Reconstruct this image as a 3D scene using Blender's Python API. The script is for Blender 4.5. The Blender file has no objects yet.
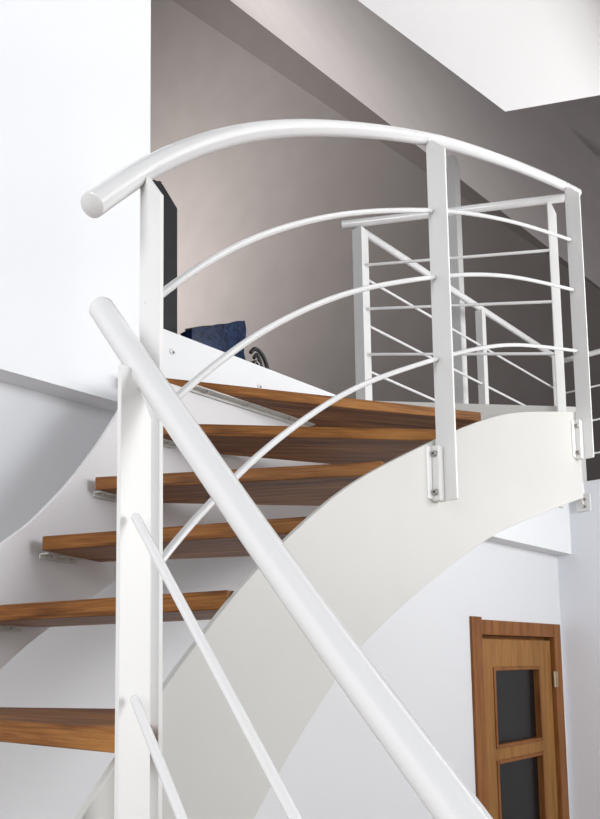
import bpy, bmesh, math, random
from mathutils import Vector, Matrix
random.seed(4)
sc = bpy.context.scene
COL = sc.collection
V = Vector
EYE = V((0, 0, 1.75))
SLAB = 2.957

# ------------------------------------------------------------------ materials
def new_mat(name, col, rough=.5, spec=.5, metal=0.0, noise=0.0, nscale=8, bump=0.0, bscale=60, coat=0.0):
    m = bpy.data.materials.new(name); m.use_nodes = True
    nt = m.node_tree; b = nt.nodes['Principled BSDF']
    b.inputs['Base Color'].default_value = (*col, 1)
    b.inputs['Roughness'].default_value = rough
    b.inputs['Metallic'].default_value = metal
    b.inputs['Specular IOR Level'].default_value = spec
    b.inputs['Coat Weight'].default_value = coat
    tc = nt.nodes.new('ShaderNodeTexCoord')
    if noise:
        n = nt.nodes.new('ShaderNodeTexNoise'); n.inputs['Scale'].default_value = nscale
        n.inputs['Detail'].default_value = 4
        r = nt.nodes.new('ShaderNodeValToRGB')
        r.color_ramp.elements[0].color = (*[c*(1-noise) for c in col], 1)
        r.color_ramp.elements[1].color = (*[min(1, c*(1+noise)) for c in col], 1)
        r.color_ramp.elements[0].position = .3; r.color_ramp.elements[1].position = .7
        nt.links.new(tc.outputs['Object'], n.inputs['Vector'])
        nt.links.new(n.outputs['Fac'], r.inputs['Fac'])
        nt.links.new(r.outputs['Color'], b.inputs['Base Color'])
    if bump:
        n2 = nt.nodes.new('ShaderNodeTexNoise'); n2.inputs['Scale'].default_value = bscale
        n2.inputs['Detail'].default_value = 6
        bp = nt.nodes.new('ShaderNodeBump'); bp.inputs['Strength'].default_value = bump
        bp.inputs['Distance'].default_value = .004
        nt.links.new(tc.outputs['Object'], n2.inputs['Vector'])
        nt.links.new(n2.outputs['Fac'], bp.inputs['Height'])
        nt.links.new(bp.outputs['Normal'], b.inputs['Normal'])
    return m

def wood_mat(name, dark, mid, light, along='X', rough=.55):
    m = bpy.data.materials.new(name); m.use_nodes = True
    nt = m.node_tree; b = nt.nodes['Principled BSDF']; L = nt.links
    b.inputs['Roughness'].default_value = rough
    b.inputs['Specular IOR Level'].default_value = .22
    tc = nt.nodes.new('ShaderNodeTexCoord'); mp = nt.nodes.new('ShaderNodeMapping')
    s = {'X': (1.2, 16, 16), 'Z': (16, 16, 1.2)}[along]
    mp.inputs['Scale'].default_value = s
    L.new(tc.outputs['Object'], mp.inputs['Vector'])
    n = nt.nodes.new('ShaderNodeTexNoise'); n.inputs['Scale'].default_value = 1.6
    n.inputs['Detail'].default_value = 8; n.inputs['Roughness'].default_value = .62; n.inputs['Distortion'].default_value = .6
    L.new(mp.outputs['Vector'], n.inputs['Vector'])
    mp2 = nt.nodes.new('ShaderNodeMapping')
    mp2.inputs['Scale'].default_value = {'X': (6, 220, 220), 'Z': (220, 220, 6)}[along]
    L.new(tc.outputs['Object'], mp2.inputs['Vector'])
    n2 = nt.nodes.new('ShaderNodeTexNoise'); n2.inputs['Scale'].default_value = 1; n2.inputs['Detail'].default_value = 3
    L.new(mp2.outputs['Vector'], n2.inputs['Vector'])
    mx = nt.nodes.new('ShaderNodeMath'); mx.operation = 'MULTIPLY_ADD'; mx.inputs[1].default_value = .55
    L.new(n2.outputs['Fac'], mx.inputs[0]); 
    sb = nt.nodes.new('ShaderNodeMath'); sb.operation = 'SUBTRACT'; sb.inputs[1].default_value = .27
    L.new(n.outputs['Fac'], sb.inputs[0]); L.new(sb.outputs[0], mx.inputs[2])
    r = nt.nodes.new('ShaderNodeValToRGB'); e = r.color_ramp.elements
    e[0].position = .3; e[0].color = (*dark, 1); e[1].position = .72; e[1].color = (*light, 1)
    k = e.new(.5); k.color = (*mid, 1)
    L.new(mx.outputs[0], r.inputs['Fac']); L.new(r.outputs['Color'], b.inputs['Base Color'])
    bp = nt.nodes.new('ShaderNodeBump'); bp.inputs['Strength'].default_value = .155; bp.inputs['Distance'].default_value = .001
    L.new(n2.outputs['Fac'], bp.inputs['Height']); L.new(bp.outputs['Normal'], b.inputs['Normal'])
    return m

M = {}
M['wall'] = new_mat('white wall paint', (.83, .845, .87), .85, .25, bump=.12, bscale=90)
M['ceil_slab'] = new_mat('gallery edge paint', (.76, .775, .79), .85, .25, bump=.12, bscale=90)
M['wall_shaded'] = new_mat('shaded white wall paint', (.66, .67, .69), .85, .25, bump=.12, bscale=90)  # white wall paint darkened, weaker light below put into the colour
M['wall_cool'] = new_mat('cool white wall paint', (.80, .825, .88), .85, .25, bump=.12, bscale=90)
M['ceil_white'] = new_mat('white plasterboard', (.93, .925, .93), .9, .2, bump=.1, bscale=90)
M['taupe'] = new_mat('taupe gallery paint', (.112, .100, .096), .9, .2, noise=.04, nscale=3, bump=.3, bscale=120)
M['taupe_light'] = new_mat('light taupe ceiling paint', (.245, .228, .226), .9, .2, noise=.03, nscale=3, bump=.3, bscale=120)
M['taupe_shaded'] = new_mat('shaded taupe beam paint', (.068, .058, .055), .9, .2, noise=.03, nscale=3, bump=.3, bscale=120)  # shade of the downward-facing beam put into the colour
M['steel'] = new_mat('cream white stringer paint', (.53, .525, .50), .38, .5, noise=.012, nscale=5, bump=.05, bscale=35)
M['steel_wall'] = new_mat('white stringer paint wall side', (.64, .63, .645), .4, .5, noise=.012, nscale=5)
M['tube'] = new_mat('gloss white railing paint', (.72, .72, .72), .24, .55, coat=.35, bump=.06, bscale=70)
M['bar'] = new_mat('satin white post paint', (.73, .73, .72), .4, .5, bump=.06, bscale=80)
M['bolt'] = new_mat('zinc bolt', (.42, .40, .38), .35, .5, metal=.8, noise=.1, nscale=200)
M['bolt_dark'] = new_mat('dark socket', (.04, .035, .03), .6, noise=.1)
M['cap'] = new_mat('plastic screw cap', (.68, .68, .68), .5, noise=.03)
M['oak'] = wood_mat('oiled oak tread', (.075, .025, .006), (.205, .078, .018), (.37, .165, .044))
M['door'] = wood_mat('honey oak veneer', (.19, .085, .021), (.26, .122, .034), (.33, .165, .05), 'Z')
M['doortrim'] = wood_mat('orange oak trim', (.14, .05, .013), (.21, .08, .022), (.27, .11, .033), 'Z')
M['glass'] = new_mat('dark door glass', (.006, .006, .007), .3, .3, noise=.05)
M['brass'] = new_mat('dull hinge metal', (.45, .38, .25), .4, metal=.7, noise=.05)
M['black'] = new_mat('black plastic', (.012, .013, .017), .45, .4, noise=.2)
M['bluebag'] = new_mat('glossy mottled blue vinyl', (.006, .016, .05), .25, .5, noise=.55, nscale=45, bump=.6, bscale=60)
M['strap'] = new_mat('black strap webbing', (.01, .01, .011), .5, noise=.2)
M['greyknob'] = new_mat('grey rubber', (.10, .10, .105), .5, noise=.1)
M['floor'] = new_mat('brown wooden floor', (.30, .22, .16), .4, noise=.05, nscale=2)

# ------------------------------------------------------------------ helpers
def link(name, bm, mat, parent=None, mats=None):
    bmesh.ops.recalc_face_normals(bm, faces=bm.faces)
    me = bpy.data.meshes.new(name); bm.to_mesh(me); bm.free()
    o = bpy.data.objects.new(name, me); COL.objects.link(o)
    for m in (mats or [mat]): me.materials.append(m)
    if parent:
        o.parent = parent; o.matrix_parent_inverse = Matrix.Translation(-V(parent.location))
    return o
def tag(o, label, cat, group=None, kind=None):
    if label: o['label'] = label
    if cat: o['category'] = cat
    if group: o['group'] = group
    if kind: o['kind'] = kind
    return o
def thing(name, label, cat, loc, kind=None, group=None):
    o = bpy.data.objects.new(name, None); COL.objects.link(o); o.location = loc; o.empty_display_size = .1
    return tag(o, label, cat, group, kind)
def smooth(o, ang=40):
    for p in o.data.polygons: p.use_smooth = True
    try: o.data.set_sharp_from_angle(angle=math.radians(ang))
    except Exception: pass
    return o
def bev(o, w=.002, seg=2):
    m = o.modifiers.new('bevel', 'BEVEL'); m.width = w; m.segments = seg; m.limit_method = 'ANGLE'; m.angle_limit = math.radians(35)
    return o
def add_box(bm, x0, x1, y0, y1, z0, z1):
    v = [bm.verts.new(p) for p in ((x0,y0,z0),(x1,y0,z0),(x1,y1,z0),(x0,y1,z0),(x0,y0,z1),(x1,y0,z1),(x1,y1,z1),(x0,y1,z1))]
    for f in ((0,3,2,1),(4,5,6,7),(0,1,5,4),(1,2,6,5),(2,3,7,6),(3,0,4,7)): bm.faces.new([v[i] for i in f])
def box(name, x0, x1, y0, y1, z0, z1, mat, parent=None):
    bm = bmesh.new(); add_box(bm, x0, x1, y0, y1, z0, z1); return link(name, bm, mat, parent)
def add_prism(bm, pts, off):
    """closed polygon (3-D points) swept by the vector off"""
    a = [bm.verts.new(V(p)) for p in pts]; b = [bm.verts.new(V(p)+V(off)) for p in pts]
    n = len(a); bm.faces.new(a); bm.faces.new(b[::-1])
    for i in range(n): bm.faces.new((a[i], a[(i+1) % n], b[(i+1) % n], b[i]))
def add_hex(bm, eight):
    v = [bm.verts.new(V(p)) for p in eight]
    for f in ((0,3,2,1),(4,5,6,7),(0,1,5,4),(1,2,6,5),(2,3,7,6),(3,0,4,7)): bm.faces.new([v[i] for i in f])
def catmull(pts, n=8):
    P = [V(p) for p in pts]; P = [P[0]*2-P[1]] + P + [P[-1]*2-P[-2]]; out = []
    for i in range(1, len(P)-2):
        for k in range(n):
            t = k/n; a, b, c, d = P[i-1:i+3]
            out.append(.5*((2*b)+(c-a)*t+(2*a-5*b+4*c-d)*t*t+(-a+3*b-3*c+d)*t**3))
    out.append(P[-2]); return out
def relax(pts, it=6):
    P = [V(p) for p in pts]
    for _ in range(it): P = [P[0]] + [(P[i-1]+2*P[i]+P[i+1])/4 for i in range(1, len(P)-1)] + [P[-1]]
    return P
def add_tube(bm, pts, r, seg=20, dome=0.0, rf=None):
    P = [V(p) for p in pts]; rings = []; up = V((0, 0, 1)); T0 = (P[1]-P[0]).normalized()
    U = T0.cross(up)
    if U.length < .01: U = V((1, 0, 0))
    U.normalize(); n = len(P)
    def ring(c, T, U, rr):
        W = T.cross(U).normalized(); return [bm.verts.new(c+(U*math.cos(2*math.pi*k/seg)+W*math.sin(2*math.pi*k/seg))*rr) for k in range(seg)]
    if dome:
        for q in (.15, .5, .85): rings.append(ring(P[0]-T0*dome*math.cos(q*math.pi/2), T0, U, r*math.sin(q*math.pi/2)))
    else: rings.append(ring(P[0]-T0*.0015, T0, U, r*.9))
    for i in range(n):
        T = (P[min(i+1, n-1)]-P[max(i-1, 0)]).normalized(); U = (U-T*U.dot(T)).normalized()
        rings.append(ring(P[i], T, U, r if rf is None else r*rf(i/(n-1))))
    if dome:
        for q in (.85, .5, .15): rings.append(ring(P[-1]+T*dome*math.cos(q*math.pi/2), T, U, r*math.sin(q*math.pi/2)))
    else: rings.append(ring(P[-1]+T*.0015, T, U, r*.9))
    for a, b in zip(rings, rings[1:]):
        for k in range(seg): bm.faces.new((a[k], a[(k+1) % seg], b[(k+1) % seg], b[k]))
    bm.faces.new(rings[0][::-1]); bm.faces.new(rings[-1])
def tube(name, pts, r, mat, parent=None, seg=20, dome=0.0):
    bm = bmesh.new(); add_tube(bm, pts, r, seg, dome); return smooth(link(name, bm, mat, parent), 50)
def interp(tab, x):
    if x <= tab[0][0]: 
        (a, b), (c, d) = tab[0], tab[1]; return b+(d-b)*(x-a)/(c-a)
    for (a, b), (c, d) in zip(tab, tab[1:]):
        if x <= c: return b+(d-b)*(x-a)/(c-a)
    (a, b), (c, d) = tab[-2], tab[-1]; return b+(d-b)*(x-a)/(c-a)

# ------------------------------------------------------------------ setting
struct = lambda o, label, cat: tag(o, label, cat, kind='structure')
FY = 2.206      # face of the gallery edge and of the upper wall
DY = 2.306      # face of the wall holding the door
RX = 5.40       # face of the wall on the right
struct(box('floor', -4, 8, -4, 4, -.1, 0, M['floor']), 'brown floor of the lower storey', 'floor')
bm = bmesh.new()
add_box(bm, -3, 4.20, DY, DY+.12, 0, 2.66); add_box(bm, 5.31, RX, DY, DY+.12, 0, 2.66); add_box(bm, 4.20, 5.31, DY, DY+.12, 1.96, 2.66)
struct(link('wall_back', bm, M['wall_shaded']), 'white lower wall with the oak door behind the staircase', 'wall')
struct(box('wall_left', -3, 1.772, FY, FY+.14, 2.64, 9.5, M['wall']), 'bright white upper wall left of the open gallery', 'wall')
struct(box('wall_right', RX, RX+.12, -4, DY+.12, 0, SLAB-.002, M['wall_cool']), 'cool white wall right of the oak door', 'wall')
bm = bmesh.new()
add_box(bm, 1.772, 7.0, FY, 9.6, 2.47, SLAB); add_box(bm, RX+.12, 7.0, -4, FY, 2.47, SLAB)
struct(link('floor_gallery', bm, M['ceil_slab']), 'white edge of the upper gallery floor above the stairs', 'floor')
GX = 6.6
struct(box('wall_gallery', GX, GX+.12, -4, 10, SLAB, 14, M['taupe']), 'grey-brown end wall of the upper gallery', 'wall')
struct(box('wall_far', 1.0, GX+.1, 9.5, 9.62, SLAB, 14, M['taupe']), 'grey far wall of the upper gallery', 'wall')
struct(box('wall_light_block', RX+.02, GX+.05, .78, .9, SLAB, 4.1, M['taupe']), 'unseen grey-brown low wall added to block light into the gallery', 'wall')  # out of view, added to keep light off the gallery end wall
# sloping beam between end wall and roof
la = lambda y: V((GX+.02, y, 6.488+1.067*(y-3.976)))
lb = lambda y: V((GX-.25, y, 5.787+1.171*(y-3.074)))
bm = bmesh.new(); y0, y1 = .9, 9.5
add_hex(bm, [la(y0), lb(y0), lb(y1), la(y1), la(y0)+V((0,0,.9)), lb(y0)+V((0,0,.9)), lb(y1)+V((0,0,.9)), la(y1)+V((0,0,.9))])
struct(link('trim_1', bm, M['taupe_shaded']), 'darker sloping beam along the gallery wall under the roof', 'beam')
# roof over the gallery
rz = lambda x, y: 2.178+1.171*y+.35*(6.35-x)
def slab_poly(name, pts, th, mat):
    bm = bmesh.new(); add_prism(bm, pts, (0, 0, th)); return link(name, bm, mat)
rp = [(GX+.3, .9), (GX+.3, 9.6), (1.6, 9.6), (1.6, 2.3), (3.0, .9)]
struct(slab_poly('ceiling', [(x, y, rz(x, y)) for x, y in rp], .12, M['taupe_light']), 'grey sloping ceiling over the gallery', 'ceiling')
c0 = V((3.38, 1.59, 4.32)); e1 = V((-.76, .28, .23)); e2 = V((.19, -.38, 0))
pts = [c0, c0+e1*2.1, c0+e1*2.1+e2*22, c0+e2*22]
struct(slab_poly('ceiling_stairwell', pts, .10, M['ceil_white']), 'bright white sloping ceiling at the upper right', 'ceiling')

# ------------------------------------------------------------------ door
dr = thing('door_1', 'honey oak door with dark glass panes in the corner below the gallery', 'door', (4.75, DY, 0), kind='structure')
bm = bmesh.new()
add_box(bm, 4.145, 4.26, DY-.018, DY+.06, 0, 2.01); add_box(bm, 5.245, 5.35, DY-.018, DY+.06, 0, 1.995)
bev(link('door_frame', bm, M['doortrim'], dr), .004)
bm = bmesh.new(); add_box(bm, 4.26, 5.245, DY-.014, DY+.06, 1.908, 1.995); add_box(bm, 4.26, 5.245, DY+.052, DY+.09, 1.83, 1.95); bev(link('frame_head', bm, M['doortrim'], dr), .003)
panes = [(1.244, 1.72), (.70, 1.176), (.156, .632)]
bm = bmesh.new(); xs = (4.265, 4.425, 5.06, 5.238)
add_box(bm, xs[0], xs[1], DY+.012, DY+.05, .01, 1.885); add_box(bm, xs[2], xs[3], DY+.012, DY+.05, .01, 1.885)
zs = [1.885] + [z for p in panes for z in p[::-1]] + [.01]
for i in range(0, len(zs), 2): add_box(bm, xs[1], xs[2], DY+.012, DY+.05, zs[i+1], zs[i])
bev(link('door_leaf', bm, M['door'], dr), .0015)
for z0, z1 in panes:
    bm = bmesh.new(); x0, x1 = 4.425, 5.06; w = .022
    for b in ((x0, x0+w, z0, z1), (x1-w, x1, z0, z1), (x0+w, x1-w, z0, z0+w), (x0+w, x1-w, z1-w, z1)):
        add_box(bm, b[0], b[1], DY+.004, DY+.058, b[2], b[3])
    g = link('glazing_bead', bm, M['doortrim'], dr); bev(g, .003)
    gl = box('glass_pane', x0+w, x1-w, DY+.045, DY+.05, z0+w, z1-w, M['glass']); gl.parent = g
    tag(gl, 'dark glass pane', None)
for z in (1.63, .25):
    bm = bmesh.new(); add_tube(bm, [(5.243, DY-.008, z-.05), (5.243, DY-.008, z+.05)], .011, 12); add_box(bm, 5.235, 5.262, DY-.022, DY-.016, z-.05, z+.05)
    link('hinge', bm, M['brass'], dr)

# ------------------------------------------------------------------ stair curves
planY = lambda x: .755+.4751*x-.1381*x*x+.0147*x**3
HAND = [(.699,2.455),(.779,2.539),(.86,2.621),(1.013,2.756),(1.196,2.895),(1.412,3.036),(1.667,3.182),(1.968,3.337),(2.323,3.498),(2.747,3.655),(3.044,3.755),(3.36,3.855),(3.63,3.934)]
TOP = [(.60,1.44),(.704,1.536),(.777,1.6),(.906,1.717),(1.022,1.808),(1.195,1.939),(1.46,2.108),(1.665,2.22),(1.907,2.33),(2.266,2.485),(2.485,2.572),(2.646,2.63),(2.828,2.685),(3.05,2.74),(3.247,2.787),(3.57,2.862)]
BOT = [(.60,.86),(.85,1.14),(1.179,1.45),(1.5,1.69),(1.645,1.787),(1.88,1.90),(2.091,1.994),(2.336,2.10),(2.578,2.192),(2.908,2.295),(3.396,2.433),(3.57,2.48)]
dense = lambda tab: [(p.x, p.y) for p in relax(catmull([(a, b, 0) for a, b in tab], 8), 12)]
HD, TD, BD = dense(HAND), dense(TOP), dense(BOT)
hz = lambda x: interp(HD, x); tz = lambda x: interp(TD, x); bz = lambda x: interp(BD, x)
def tang(x): return V((1, planY(x+.01)/.01-planY(x)/.01, 0)).normalized()

def plate_strip(name, stations, th, mat, parent):
    """stations: (x, y, zbottom, ztop, normal)"""
    bm = bmesh.new(); prev = None; first = None
    for (x, y, a, b, n) in stations:
        n = V(n)*th
        q = [bm.verts.new(p) for p in ((x,y,a),(x,y,b),(x+n.x,y+n.y,b),(x+n.x,y+n.y,a))]
        if prev:
            for k in range(4): bm.faces.new((prev[k], prev[(k+1)%4], q[(k+1)%4], q[k]))
        else: first = q
        prev = q
    bm.faces.new(first[::-1]); bm.faces.new(prev)
    o = smooth(link(name, bm, mat, parent), 35); return bev(o, .0015)

st = thing('staircase', 'curved staircase of oak treads between two white steel stringers', 'staircase', (2.0, 1.7, 0))
sts = []; N = 90
for i in range(N+1):
    x = .60+(3.48-.60)*i/N; t = tang(x); n = V((-t.y, t.x, 0)); sts.append((x, planY(x), bz(x), tz(x), n))
tag(plate_strip('stringer', sts, .012, M['steel'], st), 'cream white stringer on the open side', None)
FAR = [(.4,1.80),(.8,1.862),(1.059,1.905),(1.136,1.925),(1.2,1.948),(1.315,1.985),(1.43,2.012),(1.55,2.026),(1.7,2.03),(2.0,2.03),(2.6,2.03)]
FT = [(.4,1.56),(.8,1.86),(1.059,2.066),(1.136,2.118),(1.2,2.172),(1.315,2.283),(1.43,2.425),(1.51,2.545),(1.58,2.655),(1.66,2.682),(1.8,2.682),(2.6,2.682)]
FB = [(.4,1.15),(.8,1.50),(1.064,1.752),(1.232,1.856),(1.404,1.954),(1.542,2.035),(1.75,2.12),(2.1,2.2),(2.6,2.25)]
fd, td, bd = dense(FAR), dense(FT), dense(FB)
sts = []
for i in range(81):
    x = .4+2.2*i/80; y = interp(fd, x); t = V((.02, interp(fd, x+.02)-y, 0)).normalized(); sts.append((x, y, interp(bd, x), interp(td, x), V((-t.y, t.x, 0))))
tag(plate_strip('stringer', sts, .012, M['steel_wall'], st), 'white stringer on the wall side', None)

# treads: (front edge far end, front edge near end, back near end, back far end, top height, wedge extras)
RT = .038
def tread(front0, front1, rest, z, clip=True):
    a, b = V((*front0, 0)), V((*front1, 0)); d = (b-a); ang = math.atan2(d.y, d.x)
    R = Matrix.Rotation(-ang, 3, 'Z'); org = V((a.x, a.y, z-RT))
    loc = [R @ (V((*p, 0))-a) for p in (front0, front1, *rest)]
    bm = bmesh.new(); add_prism(bm, loc, (0, 0, RT))
    bmesh.ops.recalc_face_normals(bm, faces=bm.faces)
    me = bpy.data.meshes.new('tread'); bm.to_mesh(me); bm.free(); me.materials.append(M['oak'])
    o = bpy.data.objects.new('tread', me); COL.objects.link(o); o.parent = st
    o.location = org-V(st.location); o.rotation_euler = (0, 0, ang); bev(o, .003)
    return o
TZ = [2.727, 2.515, 2.3035, 2.096, 1.898, 1.664]
nearY = lambda x: planY(x)+.014
farY = lambda x: interp(fd, x)-.004
tL = tread((1.64,2.157),(2.85,1.50),[(3.19,1.72),(3.0,2.195),(1.66,2.195)],TZ[0])
t1 = tread((1.565,2.02),(2.36,nearY(2.36)),[(2.72,nearY(2.72)),(3.1,nearY(3.1)),(2.95,1.50),(1.90,2.022),(1.58,2.02)],TZ[1])
t2 = tread((1.389,1.976),(1.82,nearY(1.82)),[(2.1,nearY(2.1)),(2.47,nearY(2.47)),(1.62,2.02)],TZ[2])
t3 = tread((1.17,1.895),(1.45,nearY(1.45)),[(1.6,nearY(1.6)),(1.86,nearY(1.86)),(1.42,1.995)],TZ[3])
t4 = tread((.94,1.875),(1.115,nearY(1.115)),[(1.39,nearY(1.39)),(1.205,1.93)],TZ[4])
t5 = tread((.757,1.845),(.742,.97),[(.80,.985),(.825,nearY(.825)),(.95,nearY(.95)),(1.15,nearY(1.15)),(.975,1.875)],TZ[5])
# angle clips below the treads
def clip(parent_t, p, dirv, L, z, w=.03, screws=(.25, .75)):
    d = V((*dirv, 0)).normalized(); n = V((-d.y, d.x, 0)); a = V((*p, z)); bm = bmesh.new()
    add_prism(bm, [a, a+d*L, a+d*L-n*w, a-n*w], (0, 0, -.004)); add_prism(bm, [a, a+d*L, a+d*L-n*.004, a-n*.004], (0, 0, -.014))
    o = link('angle_bracket', bm, M['steel'], None); o.parent = parent_t
    o.matrix_parent_inverse = (Matrix.Translation(V(st.location)) @ Matrix.Translation(V(parent_t.location)) @ Matrix.Rotation(parent_t.rotation_euler.z, 4, 'Z')).inverted()
    for s in screws:
        bm = bmesh.new()
        c = a+d*L*s-n*w*.55; add_tube(bm, [c+V((0,0,-.0035)), c+V((0,0,-.008))], .006, 10)
        s_ = link('screw', bm, M['bolt'], None); s_.parent = parent_t; s_.matrix_parent_inverse = o.matrix_parent_inverse.copy()
clip(tL, (1.80, 2.026), (1, 0), .62, TZ[0]-RT-.0005, .036, (.1, .42, .78))
def far_clip(t, x0, L, z):
    y0 = farY(x0); d = (L, farY(x0+L)-y0); clip(t, (x0, y0), d, L, z-RT-.0005, .032)
far_clip(t1, 1.60, .12, TZ[1]); far_clip(t2, 1.40, .10, TZ[2]); far_clip(t3, 1.19, .15, TZ[3]); far_clip(t4, .97, .16, TZ[4]); far_clip(t5, .80, .12, TZ[5])
# closing plate at the end of the stair, from gallery edge to stringer end
bm = bmesh.new()
add_prism(bm, [(3.02, 2.20, 2.45), (3.52, 1.372, 2.50), (3.52, 1.372, 2.877), (3.02, 2.20, 2.975)], (.012, .007, 0))
link('landing_plate', bm, M['steel'], st)

# ------------------------------------------------------------------ posts
def add_bar(bm, p, w0, w1, th, z0, z1, wd, cham=.0, tip=.3):
    """flat bar: p axis point, spans w0..w1 along wd (unit), thickness th"""
    wd = V((*wd, 0)).normalized(); n = V((-wd.y, wd.x, 0)); p = V((p[0], p[1], 0)); W = w1-w0
    prof = [(w0+.004, z0), (w1-.004, z0), (w1, z0+.004), (w1, z1-cham), (w0+W*tip, z1), (w0, z1)] if cham else [(w0, z0), (w1, z0), (w1, z1), (w0, z1)]
    if cham: prof = prof+[(w0, z0+.004)]
    add_prism(bm, [p+wd*a+V((0, 0, z))-n*th/2 for a, z in prof], n*th)
def bar(name, p, w0, w1, th, z0, z1, wd, parent, cham=.045, tip=.35, mat='bar'):
    bm = bmesh.new(); add_bar(bm, p, w0, w1, th, z0, z1, wd, cham, tip); return bev(link(name, bm, M[mat], parent), .0012)
def bolts(parent, pts, n, r=.0095):
    n = V(n)
    for p in pts:
        p = V(p); bm = bmesh.new(); add_tube(bm, [p, p+n*.007], r, 16)
        add_tube(bm, [p-n*.001, p+n*.0015], r*1.35, 16)
        b = link('bolt', bm, M['bolt']); b.parent = parent
        bm = bmesh.new()
        add_tube(bm, [p+n*.0068, p+n*.0092], r*.5, 8); q = link('bolt_socket', bm, M['bolt_dark']); 
        # joined to the bolt below as one mesh
        bm = bmesh.new(); bm.from_mesh(b.data); 
        k = len(bm.faces); bm.from_mesh(q.data); bm.faces.ensure_lookup_table()
        for f in bm.faces[k:]: f.material_index = 1
        bm.to_mesh(b.data); bm.free(); b.data.materials.append(M['bolt_dark']); bpy.data.objects.remove(q)

# upper railing of the staircase -------------------------------------------------
up = thing('stair_railing', 'arched white tube railing with three posts on the curved stringer', 'railing', (2.2, planY(2.2)-.02, 0))
OFF = -.022          # rail axis sits just outside the stringer
def curve(z_of, x0, x1, off=OFF, n=60, dz=0):
    out = []
    for i in range(n+1):
        x = x0+(x1-x0)*i/n; t = tang(x); out.append(V((x-t.y*off, planY(x)+t.x*off, z_of(x)+dz)))
    return out
hp = curve(hz, .712, 3.625, -.0)
tube('handrail', hp, .0196, M['tube'], up, 28)
PX = [.834, 2.138, 3.435]
bars = []
for x, w, zb, ow in zip(PX, (.052, .066, .066), (1.46, 2.235, 2.615), (-.001, 0, 0)):
    y = planY(x); z1 = hz(x)-.018
    bars.append(bar('post', (x, y-.005), ow, ow+w, .009, zb, z1, (0, -1), up))
    # channel bracket that carries the post on the stringer
    bm = bmesh.new(); zz0, zz1 = zb-.002, zb+.168
    if x < 1:
        add_box(bm, x+.005, x+.017, y-.030, y+.004, 1.50, 1.68)
        br = bev(link('mounting_bracket', bm, M['bar'], up), .003, 3)
        bolts(br, [(x+.017, y-.018, 1.61)], (1, 0, 0), .008); continue
    add_box(bm, x-.036, x-.005, y-.031, y-.001, zz0, zz1); add_box(bm, x-.066, x-.036, y-.009, y-.001, zz0+.004, zz1-.004)
    br = bev(link('mounting_bracket', bm, M['bar'], up), .003, 3)
    bolts(br, [(x-.036, y-.017, zz0+.026), (x-.036, y-.017, zz1-.026)], (-1, 0, 0), .008)
for fr in (.253, .475, .742):
    zf = lambda x: hz(x)+(tz(x)-hz(x))*fr
    for a, b in ((PX[0]-.004, PX[1]-.012), (PX[1]+.0, PX[2]-.012)):
        tube('rod', curve(zf, a, b, -.020, 50), .0072, M['tube'], up, 14, .006)

# lower railing --------------------------------------------------------------
lo = thing('stair_railing', 'thick white tube railing crossing the foreground with its flat post', 'railing', (.72, .93, 0))
lp = relax(catmull([(.760,1.068,2.328),(.751,.985,2.235),(.732,.757,1.98),(.698,.547,1.762),(.646,.373,1.618),(.602,.218,1.473),(.552,.048,1.32)], 10), 60)
tube('handrail', lp, .0210, M['tube'], lo, 28, .006)
bar('post', (.742, .950), -.034, .022, .009, 1.05, 2.190, (1, 0), lo, cham=.07, tip=.3)
def line(p, q, ext, n=12):
    p, q = V(p), V(q); return [p+(q-p)*(ext*i/n) for i in range(n+1)]
tube('rod', line((.722,.928,1.963),(.640,.563,1.597),1.9), .0068, M['tube'], lo, 14, .006)
tube('rod', line((.722,.928,1.706),(.656,.735,1.545),2.6), .0068, M['tube'], lo, 14, .006)

# landing railing from the far end of the arch to the gallery corner post -------------
la_ = thing('landing_railing', 'short straight white railing across the stair end behind the middle post', 'railing', (3.28, 1.78, SLAB))
A = V((3.075, 2.185, 0)); B = V((3.50, 1.375, 0)); AB = (B-A)
def on(t, z): p = A+AB*t; return V((p.x, p.y, z))
tube('handrail', [on(-.13, 3.875), on(.2, 3.87), on(.6, 3.864), on(.995, 3.858)], .019, M['tube'], la_, 20)
tube('rod', [on(.0, 3.655), on(.93, 3.615)], .0068, M['tube'], la_, 12, .004)
tube('rod', [on(.0, 3.435), on(.93, 3.37)], .0068, M['tube'], la_, 12, .004)
tube('rod', [on(.0, 3.21), on(.93, 3.125)], .0068, M['tube'], la_, 12, .004)
pB = on(.93, 0)
bar('post', (pB.x, pB.y), -.016, .022, .012, 2.80, 3.845, (.55, -.83), la_, cham=.06, tip=.4)

# gallery guard ---------------------------------------------------------------
gg = thing('gallery_railing', 'long straight white railing along the gallery edge with horizontal rods', 'railing', (4.3, 2.26, SLAB))
GY = 2.235; CX = 5.47; H = [3.855, 3.62, 3.385, 3.155]
tube('handrail', [(3.06, GY, H[0]), (CX-.02, GY, H[0]), (CX, GY-.02, H[0]), (CX, -1.5, H[0])], .019, M['tube'], gg, 20)
for z in H[1:]:
    tube('rod', [(3.08, GY, z), (CX-.01, GY, z), (CX, GY-.01, z), (CX, -1.5, z)], .0068, M['tube'], gg, 12)
def square_post(x, y, s, z0, z1, parent, cham=.03):
    bm = bmesh.new(); add_prism(bm, [(x-s/2, y-s/2, z0), (x+s/2, y-s/2, z0), (x+s/2, y-s/2, z1-cham), (x-s*.05, y-s/2, z1), (x-s/2, y-s/2, z1)], (0, s, 0))
    return bev(link('post', bm, M['bar'], parent), .0015)
square_post(3.075, GY-.01, .056, SLAB, 3.845, gg, .02)
square_post(4.29, GY, .045, SLAB, 3.84, gg, .02)
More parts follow.
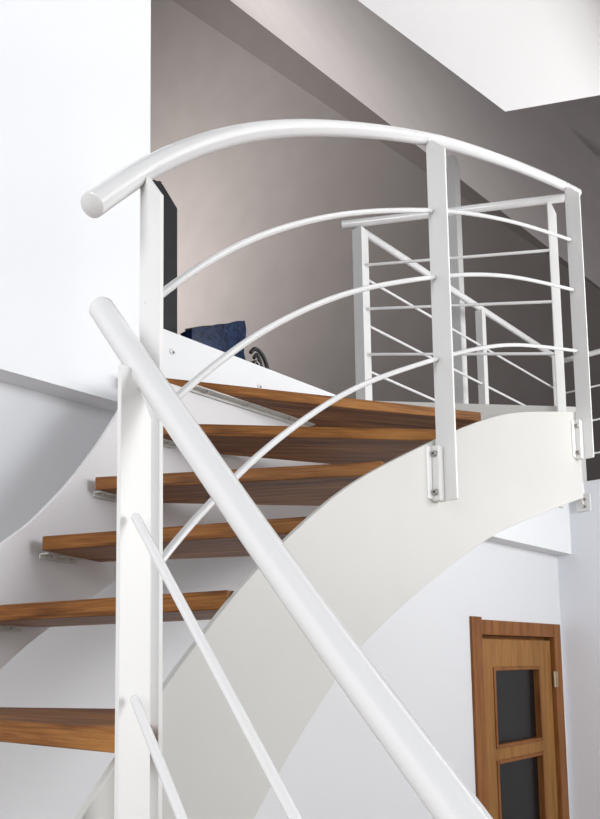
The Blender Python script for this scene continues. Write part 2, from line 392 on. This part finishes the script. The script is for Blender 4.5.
for x, y, zb in ((5.25, FY-.006, 2.80), (RX-.006, 2.10, 2.78), (RX-.006, .3, 2.78)):
    if x < RX-.05: bm = bmesh.new(); add_bar(bm, (x, y-.002), -.022, .022, .010, zb, H[0]-.015, (1, 0))
    else: bm = bmesh.new(); add_bar(bm, (x+.004, y), -.035, .004, .010, zb+.02, SLAB, (1, 0)); add_bar(bm, (x+.004, y), -.035, .06, .010, SLAB+.0001, H[0]-.015, (1, 0))
    po = bev(link('post', bm, M['bar'], gg), .001)
    bm = bmesh.new()
    if x < RX-.05: add_box(bm, x-.032, x+.032, y-.010, y+.004, zb-.03, zb+.09); nn = (0, -1, 0); bp = [(x, y-.010, zb), (x, y-.010, zb+.05)]
    else: add_box(bm, x-.014, x+.004, y-.05, y+.05, zb-.03, zb+.09); nn = (-1, 0, 0); bp = [(x-.014, y-.012, zb), (x-.014, y-.012, zb+.05)]
    br = bev(link('mounting_bracket', bm, M['bar'], gg), .004, 3); bolts(br, bp, nn, .0085)

# tall square post ------------------------------------------------------------
bm = bmesh.new(); x, y, s = 4.36, 2.42, .06
add_prism(bm, [(x-s/2, y-s/2, SLAB), (x+s/2, y-s/2, SLAB), (x+s/2, y-s/2, 4.87), (x-s*.2, y-s/2, 4.93), (x-s/2, y-s/2, 4.93)], (0, s, 0))
tag(bev(link('column', bm, M['bar']), .002), 'tall white square post rising behind the middle railing post', 'post')

# screw caps on the gallery edge
for i, (x, z) in enumerate(((1.874, 2.895-.012), (2.33, 2.882-.012))):
    c = V((x, FY, z)); bm = bmesh.new(); add_tube(bm, [c+V((0,.002,0)), c+V((0,-.004,0))], .011, 18)
    k = len(bm.faces); add_tube(bm, [c+V((.003,-.0035,-.003)), c+V((.003,-.0055,-.003))], .005, 10); bm.faces.ensure_lookup_table()
    for f in bm.faces[k:]: f.material_index = 1
    o = link('screw_cap', bm, None, mats=[M['cap'], M['greyknob']])
    tag(o, ('small round screw cap on the white gallery edge, nearer the black panel', 'small round screw cap on the white gallery edge, below the black straps')[i], 'screw cap')

# things on the gallery floor -------------------------------------------------
pn = thing('panel', 'black upright panel with a slanted top corner beside the white wall', 'panel', (2.02, 2.54, SLAB))
bm = bmesh.new(); add_prism(bm, [(1.86, 2.50, SLAB), (2.155, 2.50, SLAB), (2.155, 2.50, 3.668), (2.075, 2.50, 3.74), (1.86, 2.50, 3.74)], (0, .05, 0))
bev(link('board', bm, M['black'], pn), .004)
bm = bmesh.new(); add_tube(bm, [(2.066, 2.515, 3.735), (2.066, 2.515, 3.748)], .012, 12, .003); 
link('knob', bm, M['black'], pn)

bg = thing('bag', 'glossy mottled dark blue bag lying on the gallery edge', 'bag', (2.32, 2.46, SLAB))
bm = bmesh.new(); nx, nz, ny = 16, 8, 5
X0, X1 = 2.162, 2.465
def bagp(u, v, w):
    x = X0+(X1-X0)*u; top = 3.118+.135*u; z = SLAB+.002+(top-SLAB)*v
    x += .012*math.sin(v*9)*u*u + .02*u*u*(1-v); y = 2.42+.07*w
    puff = .008*math.sin(math.pi*min(1, max(0, u)))*math.sin(math.pi*v); y += puff*(1 if w > .5 else -1)
    z += .002*math.sin(u*17+w*3)*v; return (x, y, z)
grid = {}
def gv(i, k, j):
    key = (i, k, j)
    if key not in grid: grid[key] = bm.verts.new(bagp(i/nx, k/nz, j/ny))
    return grid[key]
for i in range(nx):
    for k in range(nz):
        for j in (0, ny): bm.faces.new((gv(i,k,j), gv(i+1,k,j), gv(i+1,k+1,j), gv(i,k+1,j)))
    for j in range(ny):
        for k in (0, nz): bm.faces.new((gv(i,k,j), gv(i+1,k,j), gv(i+1,k,j+1), gv(i,k,j+1)))
for k in range(nz):
    for j in range(ny):
        for i in (0, nx): bm.faces.new((gv(i,k,j), gv(i,k+1,j), gv(i,k+1,j+1), gv(i,k,j+1)))
smooth(link('bag_body', bm, M['bluebag'], bg), 60)
tube('zip', [(2.16, 2.455, 3.125), (2.25, 2.455, 3.165), (2.36, 2.455, 3.205), (2.47, 2.455, 3.252)], .005, M['strap'], bg, 8)

sp = thing('strap', 'looped black straps with rings beside the blue bag', 'strap', (2.56, 2.45, SLAB))
tube('strap_loop', catmull([(2.525,2.44,3.13),(2.555,2.44,3.155),(2.60,2.44,3.14),(2.635,2.44,3.08),(2.625,2.44,3.0),(2.60,2.44,2.968)], 6), .009, M['strap'], sp, 10)
tube('strap_loop', catmull([(2.525,2.42,3.10),(2.545,2.42,3.12),(2.565,2.42,3.09),(2.575,2.42,3.02),(2.56,2.42,2.968)], 6), .008, M['strap'], sp, 10)
bm = bmesh.new(); add_box(bm, 2.525, 2.57, 2.41, 2.45, SLAB+.002, 3.09); bev(link('buckle', bm, M['strap'], sp), .006)
for c in ((2.53,3.065),(2.545,3.02)):
    tube('ring', [(c[0]+.014*math.cos(a), 2.405, c[1]+.014*math.sin(a)) for a in [i*math.pi/8 for i in range(17)]], .003, M['bolt'], sp, 8)
bm = bmesh.new(); bmesh.ops.create_uvsphere(bm, u_segments=20, v_segments=12, radius=.055)
for v in bm.verts: v.co = V((v.co.x*1.15+2.69, v.co.y+2.47, max(v.co.z*.9, -.048)+SLAB+.0485))
tag(smooth(link('ball', bm, M['greyknob'])), 'small dark grey rounded object at the right end of the black straps', 'ball')

# ------------------------------------------------------------------ light
def area(name, loc, target, size, power, col=(1, 1, 1)):
    l = bpy.data.lights.new(name, 'AREA'); l.shape = 'RECTANGLE'; l.size, l.size_y = size; l.energy = power; l.color = col
    o = bpy.data.objects.new(name, l); COL.objects.link(o); o.location = loc
    o.rotation_euler = (V(target)-V(loc)).to_track_quat('-Z', 'Y').to_euler(); return o
area('window_light', (3.4, -4.4, 3.3), (1.5, 2.1, 3.5), (2.2, 2.6), 150, (.98, .99, 1))
area('left_fill_light', (-2.8, -.5, 2.9), (1.6, 1.9, 2.6), (2.0, 2.0), 115, (.98, .985, 1))  # added fill for post faces and stair, no known window here
area('right_wall_fill_light', (3.3, -2.8, 1.7), (5.4, 1.1, 1.6), (1.2, 1.6), 30, (.97, .985, 1))  # added fill aimed at the right wall, no known source
area('ceiling_fill_light', (4.3, -1.0, 2.9), (3.2, .9, 4.5), (1.0, 1.0), 52, (1, 1, 1))  # added uplight to brighten the white ceiling, no known lamp
area('gallery_fill_light', (3.3, 8.6, 6.2), (6.6, 7.7, 8.5), (1.2, 1.6), 620, (1, .985, .97))  # added out of view to brighten the upper gallery wall
w = bpy.data.worlds.new('world'); sc.world = w; w.use_nodes = True
w.node_tree.nodes['Background'].inputs['Color'].default_value = (.94, .96, 1, 1)
w.node_tree.nodes['Background'].inputs['Strength'].default_value = .15

# ------------------------------------------------------------------ camera
cd = bpy.data.cameras.new('camera'); co = bpy.data.objects.new('camera', cd); COL.objects.link(co); sc.camera = co
f = 820.0; pitch = math.radians(6.1084); roll = math.radians(.9); az = math.radians(40.7)
cd.sensor_fit = 'VERTICAL'; cd.sensor_height = 36; cd.lens = f/819*36; cd.clip_start = .02
cd.shift_x = 0; cd.shift_y = (577.245-409.5)/819
fwd = V((math.cos(az), math.sin(az), 0)); rgt = V((math.sin(az), -math.cos(az), 0))
F = fwd*math.cos(pitch)+V((0, 0, math.sin(pitch))); U = rgt.cross(F)
c_, s_ = math.cos(roll), math.sin(roll)
R2 = rgt*c_-U*s_; U2 = R2.cross(F)
m = Matrix((R2, U2, -F)).transposed().to_4x4(); m.translation = EYE; co.matrix_world = m
sc.view_settings.view_transform = 'Standard'; sc.view_settings.look = 'None'
sc.view_settings.gamma = 1; sc.view_settings.use_curve_mapping = False; sc.view_settings.exposure = 0.32
